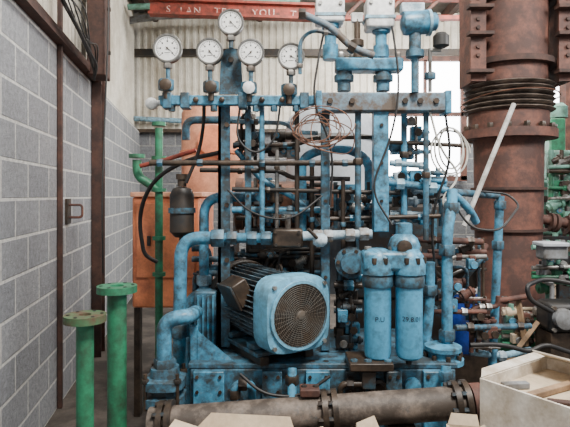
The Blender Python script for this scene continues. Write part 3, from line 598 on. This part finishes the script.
MB().add([P(197,330,2.62),P(240,366,2.62),P(197,366,2.62),P(197,330,2.64),P(240,366,2.64),P(197,366,2.64)],[(0,1,2),(5,4,3),(0,3,4,1),(1,4,5,2),(2,5,3,0)]).build('gusset','blue',t)
pipe('short_pipe','short bent blue pipe in front of the oil tank below the motor','blue',4.4,[(234,408,2.48),(234,384,2.48),(252,384,2.48),(252,396,2.54)],.06,[(234,394,2.48,0,1),(243,384,2.48,1,0)],'brown')
pipe('short_pipe','short blue pipe dropping to the floor pipe left of the clamp','blue',4.6,[(292,368,2.48),(292,402,2.42)],.03,[(292,380,2.46,0,1)],'brown')
pipe('short_pipe','brown bent pipe in front of the tank under the filters','brown',3.4,[(340,400,2.46),(340,384,2.46),(372,384,2.46),(372,400,2.46)],.05,[(350,384,2.46,1,0)],'blue3')
pipe('black_hose','black hose sagging along the front of the oil tank','black',1.6,[(240,374,2.44),(262,394,2.42),(300,398,2.42),(330,376,2.44)],.12,cat='hose')
pipe('short_pipe','bright blue stub pipe continuing below the stepped boss to the floor pipe','blue',5,[(446,366,2.48),(446,402,2.44)],.02,[(446,376,2.47,0,1)],'blue2')
# ---------------------------------------------------------------- motor
fc = P(300,315,2.5); ax = Vector((-.40,.65,0)).normalized()
R = S(39,2.5)
t = thing('electric_motor', 'big blue electric motor with finned body and round fan grille', 'motor', Vector((fc.x,fc.y+.2,fc.z-R)))
fcv = MB().lathe(fc,ax,[(R*.84,.0),(R*.95,.006),(R*.985,.03),(R*.985,.13)],64,n=4.2).build('fan_cover','cowl',t)
d, rr, uu = frame(ax)
MB().ring(fc-ax*.012,ax,R*.80,R*.90,.02,48).build('grille_ring','cowl',fcv,bev=.003)
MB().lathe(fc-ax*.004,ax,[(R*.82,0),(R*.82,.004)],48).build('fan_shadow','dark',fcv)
gr = MB()
for k in range(2,17): gr.ring(fc-ax*.013,ax,R*.05*k,R*.05*k+.0018,.004,40)
for k in range(36):
    a = k*math.pi/18; v = rr*math.cos(a)+uu*math.sin(a); gr.tube([fc-ax*.012+v*R*.13,fc-ax*.012+v*R*.82],.0008,0,4)
fg_ = gr.build('fan_grille','mesh',t)
MB().lathe(fc-ax*.016,ax,[(R*.10,0),(R*.13,.004),(R*.13,.01)],20).build('grille_boss','mesh',fg_)
for sx in (-1,1):
    for sz in (-1,1): MB().lathe(fc+rr*sx*R*.76+uu*sz*R*.76-ax*.004,-ax,[(.011,-.02),(.011,.006)],6).build('cover_screw','steel',fcv)
st_ = MB().lathe(fc+ax*.13,ax,[(R*.84,0),(R*.84,.45)],48).build('stator','blue3',t)
for k in range(44):
    fn = MB()
    a = k*2*math.pi/44; v = rr*math.cos(a)+uu*math.sin(a); w = (-rr*math.sin(a)+uu*math.cos(a))*.0035
    a0 = fc+ax*.135+v*R*.82; a1 = fc+ax*.57+v*R*.82; b0 = fc+ax*.135+v*R*1.0; b1 = fc+ax*.56+v*R*1.0
    fn.add([a0+w,a0-w,a1-w,a1+w,b0+w*.6,b0-w*.6,b1-w*.6,b1+w*.6],[(0,1,2,3),(4,7,6,5),(0,4,5,1),(1,5,6,2),(2,6,7,3),(3,7,4,0)])
    fn.build('cooling_fin','fin',st_)
de = MB().lathe(fc+ax*.57,ax,[(R*1.04,0),(R*1.08,.01),(R*1.08,.05),(R*.8,.06),(R*.6,.09),(R*.3,.10)],48).build('drive_end_flange','dark',t)
for k in range(8):
    a = k*math.pi/4+.4; v = rr*math.cos(a)+uu*math.sin(a); MB().lathe(fc+ax*.57+v*R*1.0,-ax,[(.014,0),(.014,.016)],6).build('flange_bolt','brown',de)
rm = Matrix((rr,-ax,uu)).transposed()
for dd in (.2,.46):
    for s in (-1,1): MB().box(fc+ax*dd+rr*s*R*.62-uu*R*.93,.10,.08,R*.14,rm).build('foot','blue2',t,bev=.005)
tbx = fc+ax*.30-rr*R*1.0+uu*R*.45
rt_ = rm @ Matrix.Rotation(math.radians(-28),3,'Y')
tb_ = MB().box(tbx,.09,.15,.13,rt_).build('terminal_box','brown',t,bev=.008)
MB().box(tbx-(rt_@Vector((.05,0,0))),.012,.16,.14,rt_).build('box_lid','blue3',tb_,bev=.003)
MB().ring(fc+ax*.2+uu*R*1.05,rr,.015,.025,.01,16).build('lifting_eye','brown',t)
zmb = fc.z-R
t = thing('motor_mount', 'dark steel cradle carrying the electric motor on the tank', 'bracket', Vector((fc.x,2.9,zt+.026)))
cm = fc+ax*.33
MB().box((cm.x,cm.y,zmb-.014),.34,.42,.02,rm).build('mount_plate','blue2',t,bev=.003)
gap = zmb-.024-(zt+.026)
for s in (-1,1): MB().box(Vector((cm.x,cm.y,zmb-.024-gap/2))+rr*s*.13,.05,.44,gap,rm).build('mount_rail','brown',t,bev=.003)
for x in (262,276,312,326): MB().hexn(P(x,364,2.6),(0,0,1),.018,.03).build('nut','dark',t)
# ---------------------------------------------------------------- twin filters
def filt(x, label, txt):
    Y = 2.52; t = thing('oil_filter', label, 'filter', P(x,358,Y), 'pair of blue oil filters')
    r = S(14,Y); z0 = P(0,358,Y).z; c = P(x,0,Y); H = P(0,276,Y).z-z0
    bw = MB().lathe((c.x,Y,z0),(0,0,1),[(r*.3,-.004),(r*.7,0),(r*.9,.012),(r*.96,.035),(r*.96,H)],36).build('bowl','bowl',t)
    MB().lathe((c.x,Y,z0+H),(0,0,1),[(r*1.04,-.05),(r*1.09,-.045),(r*1.09,0),(r*1.0,.01)],36).build('bowl_collar','blue2',t)
    MB().lathe((c.x,Y,z0-.004),(0,0,-1),[(r*.22,0),(r*.22,.025)],6).build('drain_plug','dark',t)
    if not txt: return
    cu = bpy.data.curves.new('txt','FONT'); cu.body = txt; cu.size = .033; cu.align_x = 'CENTER'; cu.resolution_u = 4
    to = bpy.data.objects.new('tmp', cu); COL.objects.link(to); me = bpy.data.meshes.new_from_object(to.evaluated_get(bpy.context.evaluated_depsgraph_get())); bpy.data.objects.remove(to)
    for v in me.vertices:
        a = v.co.x/(r*.965); v.co = Vector((math.sin(a)*r*.975, v.co.y, -(r*.975-math.cos(a)*r*.975)))
    lettering(me,'lettering',(c.x,Y,z0+H*.48),(math.pi/2,0,0),bw,'ink')
    for v in me.vertices: v.co.z += r*.985
filt(377.5,'left one of the twin blue cylindrical oil filters','P.U'); filt(409,'right one of the twin blue cylindrical oil filters, marked with a date','29.8.01')
t = thing('filter_head', 'chunky blue twin head casting joining both oil filters', 'casting', P(393,274,2.52))
z0 = P(0,275,2.52).z; r = S(14,2.52)
MB().pb(364,252,423,272,2.46,.13).build('head_block','blue',t,bev=.018)
for x in (377.5,409):
    c = P(x,0,2.52); fd = MB().lathe((c.x,2.52,z0),(0,0,1),[(r*1.0,0),(r*1.17,.008),(r*1.17,.06),(r*1.0,.095),(r*.7,.125),(r*.5,.13)],36).build('filter_dome','blue',t)
    for k in range(4):
        a = math.pi*(.15+k*.233)+math.pi; MB().hexn((c.x+math.cos(a)*r*1.05,2.52+math.sin(a)*r*1.05,z0+.075),(0,0,1),.013,.03).build('bolt','brown',fd)
MB().lathe(P(404,250,2.56),(0,0,1),[(S(15,2.6),0),(S(16,2.6),.02),(S(13,2.6),.06),(S(8,2.6),.08),(S(8,2.6),.13),(S(5,2.6),.135)],28).build('centre_boss','blue',t)
MB().lathe(P(404,247,2.50),(0,-1,0),[(S(7,2.6),0),(S(7,2.6),.02),(S(4,2.6),.025)],20).build('indicator','brown',t)
for x in (392,418,368): MB().hexn(P(x,249,2.54),(0,0,1),S(3.5,2.6),S(5,2.6)).build('nut','steel',t)
t = thing('blue_flange_plate', 'large pale blue round flange left of the filter heads', 'flange', P(352,258,2.76))
MB().lathe(P(350,262,2.72),(0,-1,0),[(S(15,2.8),0),(S(15,2.8),.03),(S(10,2.8),.035),(S(10,2.8),.06)],32).build('disc','blue2',t)
for k in range(6):
    a = k*math.pi/3; MB().lathe(P(350+12*math.cos(a),262+12*math.sin(a),2.69),(0,-1,0),[(S(2,2.7),0),(S(2,2.7),.012)],6).build('bolt','brown',t)
t = thing('foot_bracket', 'dark bolted bracket under the left filter', 'bracket', P(368,392,2.5))
MB().pb(350,364,394,372,2.42,.2).build('plate','brown',t,bev=.005); MB().pb(362,372,376,390,2.44,.08).build('lug','blue3',t,bev=.005)
for x in (354,368,388): MB().hexn(P(x,362,2.46),(0,0,1),.018,.025).build('nut','blue2',t)
# right pipes
pipe('blue_pipe','tall bright blue vertical pipe right of the twin filters','blue',5.5,[(447,356,2.68),(447,232,2.68),(452,205,2.72),(452,190,2.74)],.1,[(447,250,2.68,0,1),(447,335,2.68,0,1),(452,208,2.72,0,1)],'blue2')
t = thing('pipe_boss', 'light blue stepped boss at the foot of the tall right pipe', 'fitting', P(443,362,2.66))
MB().lathe(P(443,362,2.68),(0,0,1),[(S(20,2.68),0),(S(20,2.68),.025),(S(15,2.68),.03),(S(15,2.68),.06),(S(18,2.68),.065),(S(18,2.68),.085),(S(9,2.68),.10)],32).build('boss','blue',t)
for k in range(5):
    a = math.pi+math.pi*k/4; c = P(443,357,2.68); MB().hexn(c+Vector((math.cos(a)*.09,math.sin(a)*.09,.01)),(0,0,1),.012,.03).build('nut','brown',t)
pipe('blue_pipe','slim blue vertical pipe standing in front of the big rusty column','blue',4.2,[(492,372,3.1),(498,240,3.1),(500,196,3.1)],.02,[(500,205,3.1,0,1),(498,245,3.1,0,1),(494,330,3.1,0,1)],'blue2')
pipe('blue_pipe','horizontal blue pipe low down between boss and slim right pipe','blue2',3.2,[(455,328,2.9),(530,326,3.15)],.03,[(470,327,2.93,1,0),(520,326,3.1,1,0)],'brown')
pipe('blue_pipe','blue pipe joining the tall right pipe to the slim one near the top','blue2',3.6,[(452,192,2.8),(498,196,3.1)],.02)
pipe('blue_pipe','blue pipe looping low behind the right filter','blue',5,[(425,350,2.78),(430,300,2.78),(430,262,2.78)],.06,[(430,290,2.78,0,1)],'blue2')
pipe('rusty_pipe','thin rusty pipe running low past the deep blue drum','rust',3,[(455,300,3.2),(490,302,3.3),(530,296,3.4)],.05,[(505,300,3.35,1,0)],'brown')
pipe('pale_pipe','pale pipe with elbow at low right behind the boss','pale',3.4,[(470,352,3.1),(502,356,3.1),(530,350,3.3)],.06,[(502,356,3.1,1,0)],'chalk')
# flange stack at lower left
t = thing('flange_stack', 'bolted dark blue flange block on the left end of the floor pipe', 'flange', P(164,412,2.42))
MB().lathe(P(165,402,2.5),(0,0,1),[(S(20,2.5),0),(S(20,2.5),.04),(S(12,2.5),.045),(S(12,2.5),.075),(S(20,2.5),.08),(S(20,2.5),.12),(S(14,2.5),.13),(S(13,2.5),.17)],32,n=3.4,rot=0).build('flange_body','blue2',t)
for (dx,dy) in ((-.075,-.075),(.075,-.075),(-.075,.075),(.075,.075)):
    c = P(165,402,2.5)+Vector((dx,dy,-.01)); sd = MB().cyl(c,c+Vector((0,0,.17)),.009,seg=10).build('stud','brown',t); MB().hexn(c+Vector((0,0,.135)),(0,0,1),.018,.02).build('nut','dark',sd)
# foreground pipe
t = thing('floor_pipe', 'large dusty brown horizontal pipe across the bottom foreground', 'pipe', Vector((P(330,0,2.38).x,2.38,0)))
YP = 2.34
A = P(150,424,YP); B = P(466,402,YP); dd = (B-A).normalized(); rf = S(16,YP)
MB().cyl(A,B,rf,seg=36).build('pipe','greypipe',t)
for x in (160,168,322,332,452,462):
    c = A+dd*((P(x,0,YP).x-A.x)/dd.x); fl = MB().lathe(c,dd,[(rf*1.35,0),(rf*1.35,.025)],36).build('flange','brown',t)
    for k in range(8):
        a = k*math.pi/4; v = Vector((0,math.cos(a),math.sin(a)))*rf*1.2; MB().hexn(c+v-dd*.01,dd,.012,.022).build('bolt','blue3',fl)
for x in (230,400):
    c = A+dd*((P(x,0,YP).x-A.x)/dd.x); MB().box((c.x,YP,(c.z-rf)/2),.12,.1,c.z-rf).build('support_leg','brown',t)
MB().lathe(B+dd*.02,dd,[(rf*1.1,0),(rf*1.1,.05),(rf*.7,.08)],32).build('end_cap','rust',t)
t = thing('small_fitting', 'little brown clamp with bolt on top of the floor pipe', 'clamp', P(328,396,2.36))
MB().pb(300,390,320,398,2.31,.08).build('clamp','rust',t,bev=.006)
for x in (304,316): MB().hexn(P(x,388,2.35),(0,0,1),.014,.025).build('nut','dark',t)
# ---------------------------------------------------------------- cartons in front
def carton(label, cxx, Y, w, dp, zt, rot, mat, flaps, fill=.12):
    t = thing('open_carton', label, 'box', (cxx,Y,0)); R3 = Matrix.Rotation(rot,3,'Z'); th = .010; o = Vector((cxx,Y,0))
    b = MB()
    for (x,y,sx,sy) in ((0,-dp/2,w,th),(0,dp/2,w,th),(-w/2,0,th,dp),(w/2,0,th,dp)): b.box(o+R3@Vector((x,y,zt/2)),sx,sy,zt,R3)
    b.build('box_wall',mat,t)
    MB().box(o+Vector((0,0,zt-fill)),w-th,dp-th,.01,R3).build('packing_sheet','card',t)
    for (side,tilt,L) in flaps:
        if side in 'ns':
            s = 1 if side=='n' else -1; e = [Vector((-w/2,s*dp/2,zt)),Vector((w/2,s*dp/2,zt))]; out = Vector((0,s*math.sin(tilt)*L,math.cos(tilt)*L)); k = Vector((w*.06,0,0))
        else:
            s = 1 if side=='e' else -1; e = [Vector((s*w/2,-dp/2,zt)),Vector((s*w/2,dp/2,zt))]; out = Vector((s*math.sin(tilt)*L,0,math.cos(tilt)*L)); k = Vector((0,dp*.06,0))
        q = [e[0],e[1],e[1]+out-k,e[0]+out+k*2.2]; nn = (e[1]-e[0]).cross(out).normalized()*.005
        vs = [o+R3@v for v in q]+[o+R3@(v+nn) for v in q]
        MB().add(vs,[(0,1,2,3),(7,6,5,4),(0,4,5,1),(1,5,6,2),(2,6,7,3),(3,7,4,0)]).build('flap','cream' if mat=='cream' else 'card',t)
    return t
carton('large off-white carton at the bottom right corner', 1.0, 1.877, .44,.36, .93, .6, 'cream', (('e',-1.2,.15),('n',1.3,.04)),.05)
R6 = Matrix.Rotation(.6,3,'Z')
for (lb,dx,dy,L,a,m,wd) in (('long brown wood offcut lying in the off-white carton',-.05,.02,.26,.5,'wood',.03),('short dark rusty scrap in the off-white carton',-.12,-.08,.12,-.3,'rustdk',.03),('pale wood scrap in the near end of the off-white carton',.02,-.1,.15,.9,'card',.035),('small grey steel scrap at the back of the off-white carton',-.1,.12,.10,.1,'grey',.03)):
    c = Vector((1.0,1.877,.898))+R6@Vector((dx,dy,0)); tag(MB().box(c,L,wd,.022,Matrix.Rotation(a,3,'Z')).build('offcut',m,bev=.003),lb,'scrap')
c = P(240,420,1.75); carton('tan cardboard carton with a low raised flap at the bottom left of centre', c.x,1.62,.34,.3,P(0,433,1.75).z,-.12,'card',(('n',.5,.05),('w',1.2,.08),('e',1.2,.10)))
c = P(376,420,1.8); carton('small tan carton with one corner flap showing at bottom centre', c.x,1.72,.11,.11,P(0,427,1.8).z,.7,'card',(('n',.4,.04),('w',.8,.04)))
c = P(450,420,2.0); carton('small tan carton tucked beside the off-white carton', c.x,1.83,.11,.10,P(0,423,1.9).z,-.2,'card',(('n',.4,.04),('e',.9,.02)))
# ---------------------------------------------------------------- right background
t = thing('plastic_drum', 'deep blue plastic drum behind the tall right pipe', 'drum', (P(461,0,3.7).x,3.7,0))
zt2 = P(0,287,3.7).z; x0 = P(461,0,3.7).x
MB().lathe((x0,3.7,.5),(0,0,1),[(S(14,4),0),(S(15,4),.05),(S(15,4),.2),(S(15.6,4),.22),(S(15,4),.24),(S(15,4),zt2-.54),(S(13,4),zt2-.5)],32).build('shell','deep',t)
MB().ring((x0,3.7,zt2-.03),(0,0,1),S(12,4),S(15.5,4),.03).build('lid_ring','white',t)
MB().box((x0,3.7,.25),.3,.3,.5).build('stand','brown',t)
t = thing('green_lathe', 'pale green machine tool behind the big column at the right edge', 'machine', (P(562,0,6).x,6.2,0))
MB().pb(540,180,600,235,6,.7).build('body','mint',t,bev=.03)
hd = MB().pb(548,150,600,182,6.05,.5).build('headstock','mint',t,bev=.04)
MB().lathe(P(560,168,6.05),(0,-1,0),[(S(9,6),0),(S(9,6),.06),(S(4,6),.07)],24).build('chuck','steel',hd)
MB().pb(540,235,600,330,6,.6).build('pedestal','blue3',t,bev=.02)
MB().pb(540,196,600,202,5.97,.05).build('rail','brown',t)
MB().pb(548,206,560,214,5.95,.05).build('control_panel','dark',t,bev=.01)
MB().cyl(P(553,190,5.95),P(549,176,5.9),S(1.3,6)).build('lever','steel',t); MB().cyl(P(564,194,5.95),P(568,180,5.9),S(1.3,6)).build('lever','steel',t)
t = thing('green_pillar', 'dark green machine pillar with round motor top right of the column', 'machine', (P(560,0,7).x,7.1,0))
MB().pb(550,118,566,306,7,.3).build('pillar','green',t,bev=.02)
MB().lathe(P(558,118,7.15),(0,0,1),[(S(9,7),0),(S(9,7),.15),(S(5,7),.2)],24).build('motor_top','mint',t)
cluster('machine_parts','green and steel machine fittings at the right edge beside the rusty column','machine parts',548,150,585,236,5.3,.3,9,9,21,('mint','green','steel','brown','mint'),(1.5,3),plate=False)
cluster('machine_parts','heap of dark and pale green hoses and castings behind the timber at right','machine parts',532,240,590,300,3.5,.25,11,12,22,('black','dark','mint','green','grey','grey','steel'),(1.5,3))
cluster('machine_parts','scrap pipes and fittings piled low between slim blue pipe and right edge','machine parts',502,304,585,350,3.45,.3,14,12,23,('wood','rust','green','steel','grey','card','mint'),(1.5,3.5))
t = thing('grey_case', 'grey plastic case at the right edge above the dark castings', 'box', P(555,262,3.42))
MB().pb(544,246,569,260,3.36,.12).build('body','grey',t,bev=.012); MB().pb(543,243,570,247,3.34,.15).build('lid','dust',t,bev=.006)
t = thing('engine_parts', 'small black motor casting at the far right edge', 'engine', (P(562,0,3.2).x,3.3,0))
MB().pb(550,304,588,334,3.2,.2).build('block','black',t,bev=.03)
cv = MB().lathe(P(562,318,3.2),(0,-1,0),[(S(10,3.2),0),(S(10,3.2),.05),(S(5,3.2),.06)],20).build('cover','grey',t)
for (x,y) in ((554,308),(574,308),(554,330),(574,330)): MB().hexn(P(x,y,3.2),(0,-1,0),.014,.03).build('bolt','steel',t)
MB().tube([P(552,312,3.15),P(530,300,3.1),P(526,286,3.1),P(544,278,3.2),P(575,284,3.2)],S(2.2,3.2),.1).build('hose','black',t)
MB().box((P(568,0,3.2).x,3.31,P(0,334,3.2).z/2),.2,.2,P(0,334,3.2).z).build('stand','brown',t)
t = thing('green_block', 'small green painted block low beside the slim blue pipe', 'block', P(508,360,3.85))
MB().pb(500,338,520,362,3.8,.1).build('block','green',t,bev=.01); MB().pb(500,362,520,412,3.8,.1).build('plinth','brown',t)
MB().lathe(P(510,338,3.85),(0,0,1),[(S(5,3.5),0),(S(5,3.5),.03),(S(2,3.5),.035),(S(2,3.5),.08)],16).build('knob','steel',t)
pipe('black_hose','black hose snaking along the bottom right beside the carton','black',2.4,[(470,345,2.9),(500,344,2.9),(530,352,2.95),(545,344,2.95),(575,354,3.0)],.15,cat='hose')
for (lb,a,b_,Y) in (('long pale timber scrap leaning low beside the slim blue pipe',(508,362),(538,322),3.3),('brown timber scrap standing behind the slim blue pipe',(526,346),(518,300),3.35)):
    tag(MB().tube([P(*a,Y),P(*b_,Y+.05)],.02,0,4).build('timber_scrap','wood'),lb,'timber')
t = thing('timber_stack', 'stack of pale timber boards behind the slim blue pipe', 'timber', (P(520,0,4.9).x,4.9,0))
for k in range(5): MB().box((P(530,0,4.9).x,5.2,.5+k*.09),.6,.5,.07).build('board','card',t)
MB().box((P(530,0,4.9).x,5.2,.23),.5,.4,.46).build('trestle','brown',t)
tag(MB().pb(566,6,574,300,7.9,.2).build('steel_stanchion','rust'),'rusty stanchion at the far right edge behind the column','post')
# ---------------------------------------------------------------- light, world, camera
w = bpy.data.worlds.new('world'); bpy.context.scene.world = w; w.use_nodes = True
bg = w.node_tree.nodes['Background']; bg.inputs['Color'].default_value = (0.92,0.94,1,1); bg.inputs['Strength'].default_value = 0.5
def area(name, loc, tgt, sx, sy, e, col=(1,1,1)):
    l = bpy.data.lights.new(name,'AREA'); l.shape = 'RECTANGLE'; l.size = sx; l.size_y = sy; l.energy = e; l.color = col
    o = bpy.data.objects.new(name,l); COL.objects.link(o); o.location = loc; o.rotation_euler = (Vector(tgt)-Vector(loc)).to_track_quat('-Z','Y').to_euler()
area('rooflight_front',(0.9,.6,4.6),(-.2,3.0,1.0),.9,.7,300,(1,.97,.91))
area('rooflight_back',(2.2,6.4,4.6),(1.4,9.0,2.9),4,1.2,560,(1,.98,.93))
area('tank_fill_light',(.4,4.6,4.75),(.2,4.1,1.5),1.5,.8,90,(1,.98,.94))  # added fill lamp aimed at the pale tank to brighten it
area('side_daylight',(3.6,2.0,3.6),(0,3.0,1.3),1.0,.9,130,(1,.98,.95))
cd = bpy.data.cameras.new('camera'); cam = bpy.data.objects.new('camera',cd); COL.objects.link(cam)
cam.location = (0,0,CZ); cam.rotation_euler = (math.pi/2,0,0); cd.sensor_width = 36; cd.lens = F/570*36; cd.shift_y = -(213.5-HZ)/570
bpy.context.scene.camera = cam
